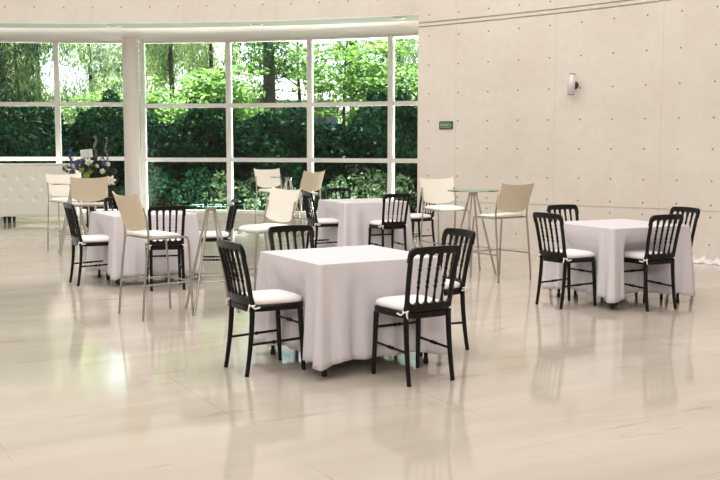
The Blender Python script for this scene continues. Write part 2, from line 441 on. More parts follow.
# window wall: faceted bays on a shallow curve
ZL = (.15, 1.21, 2.275, 3.55); ZR = (.15, 1.19, 2.245, 3.55)
def wp(p_, d_): return Vector(((p_-360)/1001.4*d_*.992, d_, 0))
bays_left = [Vector((-12.4, 17.3, 0)), Vector((-10.9, 18.4, 0)), wp(-117, 19.3), wp(-30, 19.6), wp(57.5, 19.8), wp(130, 19.9)]
bays_right = [wp(143, 19.85), wp(229, 19.7), wp(310, 19.25), wp(391, 18.7), wp(474, 17.9)]
wi = 0
def bay(A, B, Z, first, last):
    global wi
    wi += 1
    b = MB(); d = (B-A); L = d.length; ang = math.atan2(d.y, d.x)
    Mx = Matrix.Translation(A) @ Matrix.Rotation(ang, 4, 'Z')
    w = .045
    b.box((-w, -.05, .15), (w, .07, 3.49), 0, Mx)
    if last: b.box((L-w, -.05, .15), (L+w, .07, 3.49), 0, Mx)
    for z in Z[1:3]: b.box((w, -.045, z-.04), (L-w, .06, z+.04), 0, Mx)
    b.box((0, -.05, .15), (L, .07, .20), 0, Mx)
    b.box((0, -.06, 3.46), (L, .08, 3.499), 0, Mx)
    o = b.build('window_%d' % wi, M['frame']); tag(o, kind='structure')
    zz = [.20, Z[1]-.04, Z[1]+.04, Z[2]-.04, Z[2]+.04, 3.46]
    for k in range(3):
        q = MB(); q.box((w, .01, zz[2*k]), (L-w, .016, zz[2*k+1]), 0, Mx)
        q.build('glass_pane', M['pane'], o)
    k = MB(); k.box((-.02, -.16, 0), (L+.02, .14, .15), 0, Mx)
    tag(k.build('trim_%d' % wi, M['kerb']), kind='structure')
for i in range(5): bay(bays_left[i], bays_left[i+1], ZL, i == 0, i == 4)
for i in range(4): bay(bays_right[i], bays_right[i+1], ZR, i == 0, i == 3)

# column
b = MB(); b.lathe([(.158, 0), (.158, .02), (.152, .03), (.152, 3.499)], 32)
o = b.build('column', M['column']); o.location = ((131.5-360)/1001.4*19.2*.992, 19.2, 0)
tag(o, kind='structure')

# ------------------------------------------------------------------ outside
b = MB(); annulus(17.62, 19.3, R(40), R(160), -.05, .0, 60, b); tag(b.build('bounce_paving', M['bounce_pavers']), kind='structure')  # unseen pale strip added to bounce sunlight up to the recess ceiling
b = MB(); b.add([(-60, 19.0, -.06), (60, 19.0, -.06), (60, 120, -.06), (-60, 120, -.06)], [(0, 1, 2, 3)])
b.v = [(x, y if y > 30 else 19.0, z) for x, y, z in b.v]
b.add([(x, y, -.4) for x, y, z in b.v[:4]], [(3, 2, 1, 0)])
tag(b.build('ground', M['soil']), kind='structure')

rng = np.random.default_rng(7)
def leaves(name, centers, L, W, mat_, parent=None, droop=0.0, flat=0.0, label=None):
    """one mesh of folded four-point leaves at the given centres"""
    n = len(centers)
    d = rng.normal(size=(n, 3)); d[:, 2] = d[:, 2]*(1-flat) - droop*2.5
    d /= np.linalg.norm(d, axis=1)[:, None]
    s = np.cross(d, rng.normal(size=(n, 3)))
    if flat: s[:, 2] *= (1-flat)
    s /= np.linalg.norm(s, axis=1)[:, None]
    nn = np.cross(d, s)
    l = (L*rng.uniform(.6, 1.3, n))[:, None]; w = (W*rng.uniform(.6, 1.3, n))[:, None]
    v = np.empty((n, 4, 3))
    v[:, 0] = centers - d*l/2; v[:, 1] = centers + s*w/2 + nn*w*.15; v[:, 2] = centers + d*l/2; v[:, 3] = centers - s*w/2 + nn*w*.15
    v = v.reshape(-1, 3).astype(np.float32)
    me = bpy.data.meshes.new(name)
    me.vertices.add(4*n); me.vertices.foreach_set('co', v.ravel())
    me.loops.add(4*n); me.loops.foreach_set('vertex_index', np.arange(4*n, dtype=np.int32))
    me.polygons.add(n); me.polygons.foreach_set('loop_start', np.arange(0, 4*n, 4, dtype=np.int32)); me.polygons.foreach_set('loop_total', np.full(n, 4, dtype=np.int32))
    me.update(); me.validate(); me.materials.append(mat_)
    o = bpy.data.objects.new(name, me); COL.objects.link(o)
    if parent is not None: o.parent = parent
    return o
def clumps(cs, rad, per, squash=(1, 1, 1)):
    """points gathered round clump centres"""
    cs = np.array(cs); out = []
    for c in cs:
        p = rng.normal(size=(per, 3)); p /= np.linalg.norm(p, axis=1)[:, None]
        p *= (rng.uniform(.3, 1, per)**.5)[:, None] * rad * rng.uniform(.7, 1.25)
        out.append(c + p*np.array(squash))
    return np.concatenate(out)

# hedge along the glass
def hedge():
    N = 42000
    x = rng.uniform(-11.5, 5.5, N); u = rng.uniform(0, 1, N)
    top = 2.42 - .45*np.exp(-((x+4.3)/.9)**2) - .4*np.exp(-((x+.5)/.9)**2) + .2*np.sin(x*1.3+1) + .2*np.sin(x*3.1) + .12*np.sin(x*7.7)
    z = top*u**.8
    y = 23.0 + .45*np.sin(x*2.3+z*2) + .3*np.sin(z*5+x*4) + rng.normal(0, .22, N) - .02*(x+3)**2
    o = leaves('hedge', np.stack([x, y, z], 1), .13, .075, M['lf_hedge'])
    tag(o, 'dense dark green clipped hedge running along the outside of the window wall', 'hedge')
    # inner mass of the hedge
    return o
hedge()
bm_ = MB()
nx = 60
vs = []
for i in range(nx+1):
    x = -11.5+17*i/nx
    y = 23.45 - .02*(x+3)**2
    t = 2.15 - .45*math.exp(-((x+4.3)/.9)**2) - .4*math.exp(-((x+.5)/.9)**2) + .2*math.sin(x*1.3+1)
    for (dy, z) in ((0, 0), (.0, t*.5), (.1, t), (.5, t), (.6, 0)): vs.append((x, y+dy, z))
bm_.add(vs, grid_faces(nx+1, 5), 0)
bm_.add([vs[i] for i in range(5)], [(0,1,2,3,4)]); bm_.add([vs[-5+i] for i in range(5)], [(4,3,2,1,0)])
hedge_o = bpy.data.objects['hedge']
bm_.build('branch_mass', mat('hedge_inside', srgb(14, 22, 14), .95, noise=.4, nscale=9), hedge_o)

# low planting against the glass
for i, (xx, lab) in enumerate(((-4.0, 'low leafy plants outside the glass between the column and the next mullion'), (-2.4, 'low leafy plants outside the glass behind the green glass bar table'), (-7.6, 'low leafy plants outside the glass behind the tufted counter'), (0.3, 'low leafy plants outside the glass near the end of the concrete wall'))):
    c = [(xx+rng.uniform(-.85, .85), 21.4+rng.uniform(-.4, .3), rng.uniform(.1, .75)) for _ in range(26)]
    o = leaves('low_shrub', clumps(c, .28, 60), .11, .06, M['lf_dark'] if i % 2 else M['lf_hedge'])
    tag(o, lab, 'shrub', 'low shrubs outside the glass')

def tree(name, x, y, h, r0, label, group, trunk=True, leaf='lf_conifer', style='droop', nclump=60, per=118, spread=2.0, zlo=1.8, zhi=7.0, size=(.19, .04), lean=0.0):
    t = empty(name, (x, y, -.06)); tag(t, label, 'tree', group)
    b = MB()
    pts = [(lean*s*s + .06*math.sin(s*5), .05*math.sin(s*7), h*s) for s in [k/10 for k in range(11)]]
    b.tube(pts, [r0*(1.25 if k == 0 else 1-.075*k) for k in range(11)], 12)
    b.build('trunk', M['bark'], t)
    cs = []
    br = MB(); nb = 9
    for k in range(nb):
        z0 = zlo + (zhi-zlo)*(k+.3)/nb; a = rng.uniform(0, 2*math.pi); L = spread*rng.uniform(.6, 1.0)*(1.0 if style != 'droop' else (1.15-.5*k/nb))
        z0 = min(z0, h*.97)
        base = Vector((lean*(z0/h)**2, 0, z0)); tip = base + Vector((math.cos(a)*L, math.sin(a)*L, L*(.35 if style != 'droop' else .1)))
        mid = (base+tip)/2 + Vector((0, 0, .15))
        br.tube([base, mid, tip], [r0*.28, r0*.18, r0*.06], 6)
        for q in range(nclump//nb):
            f = rng.uniform(.25, 1.05)
            cs.append(tuple(base + (tip-base)*f + Vector((rng.normal(0, .35), rng.normal(0, .35), rng.normal(0, .3)))))
    br.build('branch', M['bark'], t)
    if style == 'droop':
        P = clumps(cs, .34, per, (1, 1, 2.4)); o = leaves('foliage', P, size[0], size[1], M[leaf], t, droop=.8)
    elif style == 'flat':
        P = clumps(cs, .42, per, (1.5, 1.5, .35)); o = leaves('foliage', P, size[0], size[1], M[leaf], t, flat=.6)
    else:
        P = clumps(cs, .42, per, (1, 1, 1)); o = leaves('foliage', P, size[0], size[1], M[leaf], t)
    return t
G = 'trees beyond the hedge'
def X(p_, d_): return (p_-360)/1001.4*d_
tree('conifer_tree', X(-10, 29), 29, 8, 0.09, 'drooping yellow-green conifer at the left edge beyond the hedge', G, nclump=165, per=135, spread=1.7, zlo=1.9, zhi=7)
tree('conifer_tree', X(40, 31), 31, 8.5, 0.09, 'drooping yellow-green conifer seen through the leftmost window bay', G, nclump=165, per=135, spread=1.6, zlo=1.9, zhi=7)
tree('conifer_tree', X(92, 33), 33, 8.5, 0.09, 'loose grey-green conifer left of the white column', G, leaf='lf_grey', nclump=135, per=110, spread=1.8, zlo=2.0, zhi=7)
tree('conifer_tree', X(22, 27), 27, 5.0, 0.05, 'dark conifer with deep shadowed boughs behind the tufted counter', G, leaf='lf_dark', nclump=45, per=110, spread=1.5, zlo=1.9, zhi=6)
tree('conifer_tree', X(172, 32), 32, 8.5, 0.11, 'pale weeping conifer just right of the white column', G, nclump=150, per=123, spread=1.7, zlo=3.7, zhi=8)
tree('conifer_tree', X(212, 34), 34, 8.5, 0.10, 'pale weeping conifer above the flat-topped bright tree', G, nclump=135, per=123, spread=1.6, zlo=3.9, zhi=8)
tree('pine_tree', X(268, 28.5), 28.5, 9, .24, 'thick-trunked pine standing between the second and third mullions', G, leaf='lf_dark', nclump=54, per=68, spread=2.0, zlo=3.4, zhi=8.5)
tree('pine_tree', X(352, 34), 34, 9, .2, 'dark pine behind the bright tree in the middle bay', G, leaf='lf_dark', nclump=60, per=88, spread=1.9, zlo=3.0, zhi=8)
tree('pine_tree', X(398, 31), 31, 8.5, .17, 'grey-green pine beside the end of the concrete wall', G, leaf='lf_grey', nclump=90, per=88, spread=1.5, zlo=2.4, zhi=7.5)
tree('broadleaf_tree', X(190, 26), 26, 2.8, .08, 'bright green flat-topped tree right of the white column', G, leaf='lf_bright', style='flat', nclump=117, per=68, spread=1.35, zlo=1.7, zhi=2.75, size=(.15, .09))
tree('broadleaf_tree', X(245, 29.5), 29.5, 3.3, .1, 'bright green small tree at the second mullion', G, leaf='lf_bright', style='flat', nclump=45, per=59, spread=1.0, zlo=2.0, zhi=2.9, size=(.14, .09))
tree('broadleaf_tree', X(340, 28), 28, 4.6, .07, 'bright green spreading tree filling the middle bay', G, leaf='lf_bright', style='flat', nclump=126, per=42, spread=1.7, zlo=1.8, zhi=4.2, size=(.16, .09), lean=.3)
tree('broadleaf_tree', X(300, 30), 30, 4.8, .1, 'thin bright green tree beside the third mullion', G, leaf='lf_bright', style='flat', nclump=54, per=49, spread=1.5, zlo=3.2, zhi=4.4, size=(.16, .09))
tree('broadleaf_tree', X(420, 27), 27, 3.4, .1, 'bright green bush showing at the end of the concrete wall', G, leaf='lf_bright', style='flat', nclump=54, per=59, spread=1.1, zlo=1.9, zhi=3.1, size=(.15, .09))
tree('broadleaf_tree', X(108, 28), 28, 2.7, .1, 'bright green bush peeping over the hedge left of the column', G, leaf='lf_bright', style='flat', nclump=36, per=59, spread=.9, zlo=1.9, zhi=2.6, size=(.14, .08))

# distant belt of shrubs (nobody could count it)
c = [(rng.uniform(-26, 14), rng.uniform(46, 50), rng.uniform(0, 3.0)) for _ in range(420)]
tag(leaves('shrubbery', clumps(c, .8, 70), .3, .2, M['lf_grey']), 'far belt of grey-green shrubs behind all the trees', 'shrubbery', kind='stuff')

# house beyond the trees
h = empty('house', (X(302, 41), 41, -.06)); tag(h, 'pale blue-grey house with a slate roof seen between the trees', 'house')
b = MB(); b.box((-2.6, 0, 0), (1.4, 4, 3.35)); b.build('wall', M['hwall'], h)
b = MB(); b.add([(-3.0, -.5, 3.3), (1.8, -.5, 3.3), (1.8, 2, 4.15), (-3.0, 2, 4.15), (-3.0, 4.5, 3.3), (1.8, 4.5, 3.3), (-3.0, -.5, 3.2), (1.8, -.5, 3.2), (1.8, 4.5, 3.2), (-3.0, 4.5, 3.2)],
          [(0,1,2,3),(3,2,5,4),(0,3,4),(1,5,2),(6,9,8,7),(0,6,7,1),(5,8,9,4),(0,4,9,6),(1,7,8,5)]); b.build('roof', M['hroof'], h)
for k in range(3):
    b = MB(); b.box((-2.2+1.2*k, -.04, 1.9), (-1.4+1.2*k, .02, 3.0)); b.build('window', M['hdark'], h)

# ------------------------------------------------------------------ black chairs
def arch_row(z0, z1, n, halfw, up, amp=.022, rc=.035):
    """outline (y,z) of a rail whose one edge is scalloped in n arches, other edge with rounded corners"""
    pts = []
    seg = 2*halfw/n
    for i in range(n):
        for k in range(9):
            t = k/9; y = -halfw + seg*(i+t)
            pts.append((y, amp*math.sin(math.pi*t)**.6))
    pts.append((halfw, 0))
    return pts
def cyl_between(b, p, q, r, n=10): b.tube([p, q], r, n)

def make_chair():
    root = empty('banquet_chair')
    m = M['black']
    hw = .165
    # back line: x as function of z
    def bx(z):
        t = (z-.44)/.43
        return -.168 - .03*max(t, 0) - .055*max(t, 0)**1.6
    def hwz(z): return .158 + .018*max(0, (z-.44)/.43)
    # seat
    b = MB(); N_ = 40
    def seat_outline(s, off=0):
        o = []
        for k in range(N_):
            a = 2*math.pi*k/N_
            ca, sa = math.cos(a), math.sin(a)
            e = .42
            x = math.copysign(abs(ca)**e, ca)*(.208+off)
            w = .186 + .07*x
            y = math.copysign(abs(sa)**e, sa)*(w+off)
            o.append((x+.014, y))
        return o
    o = seat_outline(0)
    prof = [(-.004, .418), (0, .424), (0, .452), (-.006, .458)]
    vs = []
    for off, z in prof: vs += [(x, y, z) for x, y in seat_outline(0, off)]
    fs = [(i*N_+j, i*N_+(j+1) % N_, (i+1)*N_+(j+1) % N_, (i+1)*N_+j) for i in range(3) for j in range(N_)]
    fs += [tuple(range(N_-1, -1, -1)), tuple(3*N_+j for j in range(N_))]
    b.add(vs, fs); b.build('seat', m, root)
    # cushion
    b = MB(); vs = []
    prof = [(-.016, .458), (-.004, .468), (-.002, .482), (-.010, .496), (-.035, .507), (-.08, .514), (-.14, .516)]
    for off, z in prof: vs += [(x+.004, y, z) for x, y in seat_outline(0, off-.004)]
    k = len(prof)
    fs = [(i*N_+j, i*N_+(j+1) % N_, (i+1)*N_+(j+1) % N_, (i+1)*N_+j) for i in range(k-1) for j in range(N_)]
    fs += [tuple(range(N_-1, -1, -1)), tuple((k-1)*N_+j for j in range(N_))]
    b.add(vs, fs, 0, True); cu = b.build('cushion', M['cushion'], root)
    for s in (-1, 1):
        b = MB()
        b.tube([(-.15, s*.135, .466), (-.178, s*.15, .470), (-.192, s*.170, .466), (-.178, s*.184, .462), (-.155, s*.178, .464)], .006, 6)
        b.tube([(-.190, s*.170, .466), (-.198, s*.176, .445), (-.202, s*.172, .425)], [.006, .005, .005], 6)
        b.tube([(-.178, s*.184, .462), (-.165, s*.200, .445), (-.13, s*.203, .452)], .006, 6)
        b.build('ribbon_tie', M['cushion'], cu)
    # front legs
    for s in (-1, 1):
        b = MB()
        zz = [.42, .40, .395, .385, .36, .25, .12, .03, .0]
        rr = [.018, .018, .021, .018, .0175, .0165, .0155, .014, .014]
        b.tube([(.180+.022*(1-z/.42), s*(.166+.008*(1-z/.42)), z) for z in zz], rr, 10)
        b.build('leg', m, root)
    # rear legs running up into the back posts
    for s in (-1, 1):
        b = MB(); pts = []; rr = []
        for z in [0, .04, .1, .18, .27, .35, .41, .44, .47]:
            t = 1 - z/.44
            pts.append((-.166 - .046*max(t, 0)**1.7, s*(.160+.006*max(t, 0)), z)); rr.append(.0145 + .004*(z/.47))
        for z in [.52, .6, .7, .78, .83]:
            pts.append((bx(z), s*hwz(z), z)); rr.append(.0165 if z < .8 else .015)
        b.tube(pts, rr, 10)
        b.build('leg', m, root)
    # rails with scalloped edges
    for name, zb, zt, up in (('top_rail', .806, .870, True), ('lower_rail', .462, .532, False)):
        b = MB(); n = 5; W = hwz((zb+zt)/2) + (.016 if up else 0)
        inner = hwz(zb)-.008
        ny = 60; th = .013
        cols = []
        for i in range(ny+1):
            y = -W + 2*W*i/ny
            # scallop
            t = (y+inner)/(2*inner)*n
            sc = .024*abs(math.sin(math.pi*t))**.55 if 0 <= t <= n else 0.0
            cr = 0
            e = W-abs(y)
            if up and e < .04: cr = .04 - math.sqrt(max(0, .04**2-(.04-e)**2))
            if up: lo, hi = zb + sc, zt - cr + .006*math.cos(y/W*1.5)
            else: lo, hi = zb, zt - .0 - .026 + (.026-sc)
            if up and e < .018: lo = zb - .03
            cols.append((y, lo, hi))
        vs = []
        for y, lo, hi in cols:
            cx_ = -.012*(1-(y/W)**2)
            vs += [(bx(lo)+cx_-th, y, lo), (bx(lo)+cx_+th, y, lo), (bx(hi)+cx_+th, y, hi), (bx(hi)+cx_-th, y, hi)]
        fs = [(i*4+j, i*4+(j+1) % 4, (i+1)*4+(j+1) % 4, (i+1)*4+j) for i in range(ny) for j in range(4)]
        fs += [(3,2,1,0), tuple(ny*4+j for j in range(4))]
        b.add(vs, fs); b.build(name, m, root)
    # spindles
    for k in range(1, 5):
        f = -1 + 2*k/5
        b = MB(); pts = []; rr = []
        for z, r in [(.50,.010),(.535,.010),(.56,.008),(.60,.0075),(.615,.012),(.62,.012),(.63,.0075),(.645,.012),(.652,.012),(.665,.009),(.69,.0105),(.715,.009),(.728,.012),(.735,.012),(.742,.0075),(.752,.0115),(.758,.0115),(.766,.009),(.79,.0115),(.815,.013),(.84,.013)]:
            w = hwz(z)-.008
            pts.append((bx(z) - .012*(1-f*f), f*w, z)); rr.append(r)
        b.tube(pts, rr, 8); b.build('spindle', m, root)
    # stretchers with turned beads
    def st(p, q):
        b = MB(); p = Vector(p); q = Vector(q); pts = []; rr = []
        for t, r in [(0,.009),(.1,.009),(.3,.0085),(.42,.009),(.44,.013),(.47,.013),(.49,.008),(.51,.008),(.53,.013),(.56,.013),(.58,.009),(.9,.009),(1,.009)]:
            pts.append(p+(q-p)*t); rr.append(r)
        b.tube(pts, rr, 8); b.build('stretcher', m, root)
    st((-.186, .163, .205), (.191, .170, .215)); st((-.186, -.163, .205), (.191, -.170, .215))
    st((.186, -.168, .315), (.186, .168, .315))
    return root
chair0 = make_chair(); used = [False]
def chair(x, y, head, label, group):
    o = chair0 if not used[0] else copy_tree(chair0)
    used[0] = True
    o.location = (x, y, 0); o.rotation_euler = (0, 0, R(head)); tag(o, label, 'chair', group)
    return o

# ------------------------------------------------------------------ tables under cloths
def table(cx, cy, yaw, seed, label, clabel, pushes=()):
    """yaw: angle of the right-hand side's normal; pushes: (side index, lateral, depth) where a chair presses the cloth in"""
    t = empty('banquet_table', (cx, cy, 0), R(yaw)); tag(t, label, 'table', 'square banquet tables')
    s = .444; zt = .735
    b = MB(); b.box((-s, -s, zt-.03), (s, s, zt)); b.build('tabletop', M['blackmatte'], t)
    for sx in (-1, 1):
        for sy in (-1, 1):
            b = MB(); b.lathe([(.014, 0), (.019, .003), (.019, .03), (.014, .035), (.014, .705)], 12, 0, Matrix.Translation((sx*.395, sy*.395, 0)))
            b.build('leg', M['blackmatte'], t)
    rnd = random.Random(seed)
    S = .450; rc = .012
    ph = [rnd.uniform(0, 6.28) for _ in range(12)]
    nper = 64   # per side
    loop = []    # (x,y,nx,ny,side,u,c) going round
    for k in range(4):
        a = k*math.pi/2; n_ = (math.cos(a), math.sin(a)); tt = (-math.sin(a), math.cos(a))
        for i in range(nper):
            u = -1 + 2*i/nper
            loop.append((n_, tt, k, u))
    rowsT = [0, .006, .02, .05, .1, .16, .22, .29, .36, .43, .49, .55, .60, .64, .68]
    H = zt+.004
    vs = []
    for ri, dr in enumerate(rowsT):
        t_ = dr/.68
        for (n_, tt, k, u) in loop:
            cpos = 1-abs(u)           # 0 at corner
            # base point
            x = n_[0]*S + tt[0]*S*u; y = n_[1]*S + tt[1]*S*u
            out = .008 + .02*t_
            # folds
            w = S*u
            env = min(1, cpos*5)
            out += env*t_*( .011*math.sin(w*17+ph[k]) + .010*math.sin(w*33+ph[k+4]) + .006*math.sin(w*57+ph[k+8])) + env*.010*t_
            # corner fold: a cone of cloth standing out at the corner and a pinch beside it
            cone = math.exp(-(cpos/.07)**2)*t_**.8
            pinch = math.exp(-((cpos-.19)/.06)**2)*t_
            out += .045*cone - .026*pinch
            # chair pushing the cloth in
            for (ps, pl, pd) in pushes:
                if ps == k:
                    g_ = 1/(1+math.exp((abs(w-pl)-.245)/.014))
                    zf = 1/(1+math.exp(((H-dr)-.58)/.02))
                    out -= pd*g_*zf
            x += n_[0]*out; y += n_[1]*out
            if cpos < .5:
                sgn = 1 if u > 0 else -1
                x += tt[0]*sgn*.045*cone*.9*(1-cpos); y += tt[1]*sgn*.045*cone*.9*(1-cpos)
                if u == -1: pass
            hem = .102 - .028*max(0, 1-cpos/.3) + .006*math.sin(w*23+ph[k])
            z = H - (H-hem)*t_
            if dr < .02: z = H - dr*.6
            vs.append((x, y, z))
    n = len(loop)
    b = MB()
    fs = []
    for i in range(len(rowsT)-1):
        for j in range(n):
            fs.append((i*n+j, (i+1)*n+j, (i+1)*n+(j+1) % n, i*n+(j+1) % n))
    b.add(vs, fs, 0, True)
    b.f.append(tuple(range(n))); b.m.append(0); b.sm.append(False)
    o = b.build('tablecloth', M['cloth']); o.location = (cx, cy, 0); o.rotation_euler = (0, 0, R(yaw))
    md = o.modifiers.new('thick', 'SOLIDIFY'); md.thickness = .0025; md.offset = 1
    tag(o, clabel, 'tablecloth', 'white square tablecloths')

def nrm(a): return (math.cos(R(a)), math.sin(R(a)))
# side index k has normal at yaw + 90k
T1 = (-.086, 6.930, 29.7); T4 = (2.489, 9.599, 26.6); T3 = (-2.418, 11.135, 30.1); T2 = (.04, 13.50, 24.0)
table(*T1, 1, 'square banquet table hidden under the frontmost white cloth', 'white floor-length cloth on the frontmost table nearest the camera', ((2, 0, .08),(3, 0, .03)))
table(*T4, 2, 'square banquet table under the white cloth on the right, near the concrete wall', 'white floor-length cloth on the right-hand table near the concrete wall', ((2, -.02, .08), (3, -.05, .25)))
table(*T3, 3, 'square banquet table under the white cloth at left, behind the bar stool', 'white floor-length cloth on the left-hand table behind the nearest bar stool', ((2, 0, .06),))
table(*T2, 4, 'square banquet table under the white cloth in the middle at the back', 'white floor-length cloth on the middle back table nearest the windows', ((2, 0, .06),(3, 0, .03)))

def at(T, ang, d, lat=0):
    n_ = nrm(T[2]+ang); t_ = (-n_[1], n_[0])
    return (T[0]+n_[0]*d+t_[0]*lat, T[1]+n_[1]*d+t_[1]*lat)
g1 = 'black chairs round the frontmost table'; g2 = 'black chairs round the right-hand table'
g3 = 'black chairs round the left-hand table'; g4 = 'black chairs round the middle back table'
chair(-.640, 6.632, 31.5, 'black spindle-back chair with white cushion on the left side of the frontmost table', g1)
chair(.341, 6.383, 120.5, 'black spindle-back chair with back to us, front right of the frontmost table', g1)
chair(*at(T1, 0, .70), T1[2]+180, 'black spindle-back chair at far right of the frontmost table, half hidden behind another', g1)
chair(*at(T1, 90, .66), T1[2]-90, 'black spindle-back chair behind the frontmost table, only the top of its back showing', g1)
chair(1.930, 9.292, 31, 'black spindle-back chair with white cushion on the near left side of the right-hand table', g2)
chair(2.643, 9.180, 116.6, 'black spindle-back chair pushed in at the front right of the right-hand table, white ribbon hanging', g2)
chair(*at(T4, 0, .60), T4[2]+180, 'black spindle-back chair at the far right of the right-hand table beside the concrete wall', g2)
chair(*at(T4, 90, .62), T4[2]-90, 'black spindle-back chair behind the left corner of the right-hand table', g2)
chair(-2.89, 10.78, 30, 'black spindle-back chair with white cushion at the left end of the left-hand table', g3)
chair(-2.04, 10.42, 107, 'black spindle-back chair in front of the left-hand table, seen behind the nearest bar stool', g3)
chair(-1.66, 11.30, 196, 'black spindle-back chair right of the left-hand table, seen behind the near glass bar table', g3)
chair(*at(T3, 90, .63), T3[2]-90, 'black spindle-back chair behind the left-hand table, below the flower arrangement', g3)
chair(-.47, 13.27, 22, 'black spindle-back chair at the left side of the middle back table', g4)
chair(.36, 12.93, 116, 'black spindle-back chair at the front right of the middle back table', g4)
chair(.80, 14.2, 214, 'black spindle-back chair at the far right of the middle back table by the wall end', g4)
chair(*at(T2, 90, .63), T2[2]-90, 'black spindle-back chair behind the middle back table, against the windows', g4)

# ------------------------------------------------------------------ bar stools
def make_stool():
    root = empty('bar_stool'); st = M['steel_frame']
    rr = .0105
    for s in (-1, 1):
        b = MB(); b.tube([(-.245, s*.238, 0), (-.23, s*.236, .2), (-.20, s*.232, .5), (-.178, s*.228, .68), (-.176, s*.228, .76), (-.192, s*.226, .86), (-.218, s*.222, .96)], rr, 8)
        b.build('leg', st, root)
        b = MB(); b.tube([(.245, s*.215, 0), (.235, s*.213, .25), (.222, s*.211, .5), (.212, s*.21, .66), (.200, s*.21, .690), (.17, s*.212, .697), (-.178, s*.228, .697)], rr, 8)
        b.build('leg', st, root)
        b = MB(); b.tube([(-.219, s*.235, .30), (.233, s*.213, .30)], .008, 8); b.build('footrest', st, root)
    b = MB(); b.tube([(.233, -.213, .30), (.233, .213, .30)], .008, 8); b.build('footrest', st, root)
    b = MB(); b.tube([(.15, -.213, .694), (.15, .213, .694)], .009, 8); b.tube([(-.13, -.225, .694), (-.13, .225, .694)], .009, 8); b.build('seat_frame', st, root)
    # seat pad: dished, rounded at the front
    b = MB(); N_ = 36
    def ol(off):
        o = []
        for k in range(N_):
            a = 2*math.pi*k/N_; ca, sa = math.cos(a), math.sin(a); e = .5
            x = math.copysign(abs(ca)**e, ca)*(.20+off); y = math.copysign(abs(sa)**e, sa)*(.222+off-.02*(x > 0)*x/.2)
            o.append((x-.01, y))
        return o
    vs = []; prof = [(-.06, .700, 1), (-.015, .702, 1), (0, .712, 1), (-.006, .726, 1), (-.03, .732, 1), (-.09, .728, 1), (-.15, .722, 1)]
    for off, z, _ in prof:
        vs += [(x, y, z + .35*max(0, -x-.08)**1.5 - .6*max(0, x-.08)**1.6) for x, y in ol(off)]
    k = len(prof)
    fs = [(i*N_+j, i*N_+(j+1) % N_, (i+1)*N_+(j+1) % N_, (i+1)*N_+j) for i in range(k-1) for j in range(N_)]
    fs += [tuple(range(N_-1, -1, -1)), tuple((k-1)*N_+j for j in range(N_))]
    b.add(vs, fs, 0, True); b.build('seat', M['pad'], root)
    # curved back panel: top edge dips in the middle, bottom edge bulges
    b = MB(); nu, nv = 25, 13; th = .007
    F = []; Bk = []
    for i in range(nu):
        u = -1+2*i/(nu-1)
        zlo = .80 - .045*(1-u*u) + .02*abs(u)**10
        zhi = 1.062 + .012*u*u + .016*abs(u)**8
        for j in range(nv):
            v = j/(nv-1); z = zlo+(zhi-zlo)*v
            hw_ = .230 + .006*v
            x = -.192 - .088*max(0.0, (z-.78)/.28)**1.15 - .035*(1-u*u) + .01
            if z < .78: x += .0
            F.append((x+th, u*hw_, z)); Bk.append((x-th, u*hw_, z))
    b.add(F, grid_faces(nu, nv), 0, True); b.add(Bk, grid_faces(nu, nv, True), 1, True)
    per = [i*nv for i in range(nu)] + [(nu-1)*nv+j for j in range(1, nv)] + [i*nv+nv-1 for i in range(nu-2, -1, -1)] + [j for j in range(nv-2, 0, -1)]
    L = len(per)
    b.add([F[i] for i in per]+[Bk[i] for i in per], [(i, L+i, L+(i+1) % L, (i+1) % L) for i in range(L)], 1)
    b.build('backrest', [M['cream'], M['tan']], root)
    return root
stool0 = make_stool(); sused = [False]
def stool(x, y, head, label):
    o = stool0 if not sused[0] else copy_tree(stool0)
    sused[0] = True
    o.location = (x, y, 0); o.rotation_euler = (0, 0, R(head)); tag(o, label, 'bar stool', 'steel bar stools with curved cream backs')
stool(-1.80, 8.76, 38, 'nearest steel bar stool, tan back, in front of the left-hand table')
stool(-.92, 9.44, -140, 'steel bar stool with cream back, right of the nearest glass bar table')
stool(1.56, 11.10, 124, 'steel bar stool with tan back, right of the glass table by the concrete wall')
stool(1.06, 12.35, -68, 'steel bar stool with cream back, left of the glass table by the concrete wall')
stool(-4.12, 14.15, -56, 'steel bar stool with cream back in front of the tufted counter, leftmost stool')
stool(-3.58, 13.20, 108, 'steel bar stool with tan back turned to us, in front of the flower arrangement')
stool(-1.47, 16.95, -62, 'steel bar stool with cream back by the windows, left of the farthest glass table')
stool(-.92, 15.88, 139, 'steel bar stool with tan back by the windows, right of the farthest glass table')

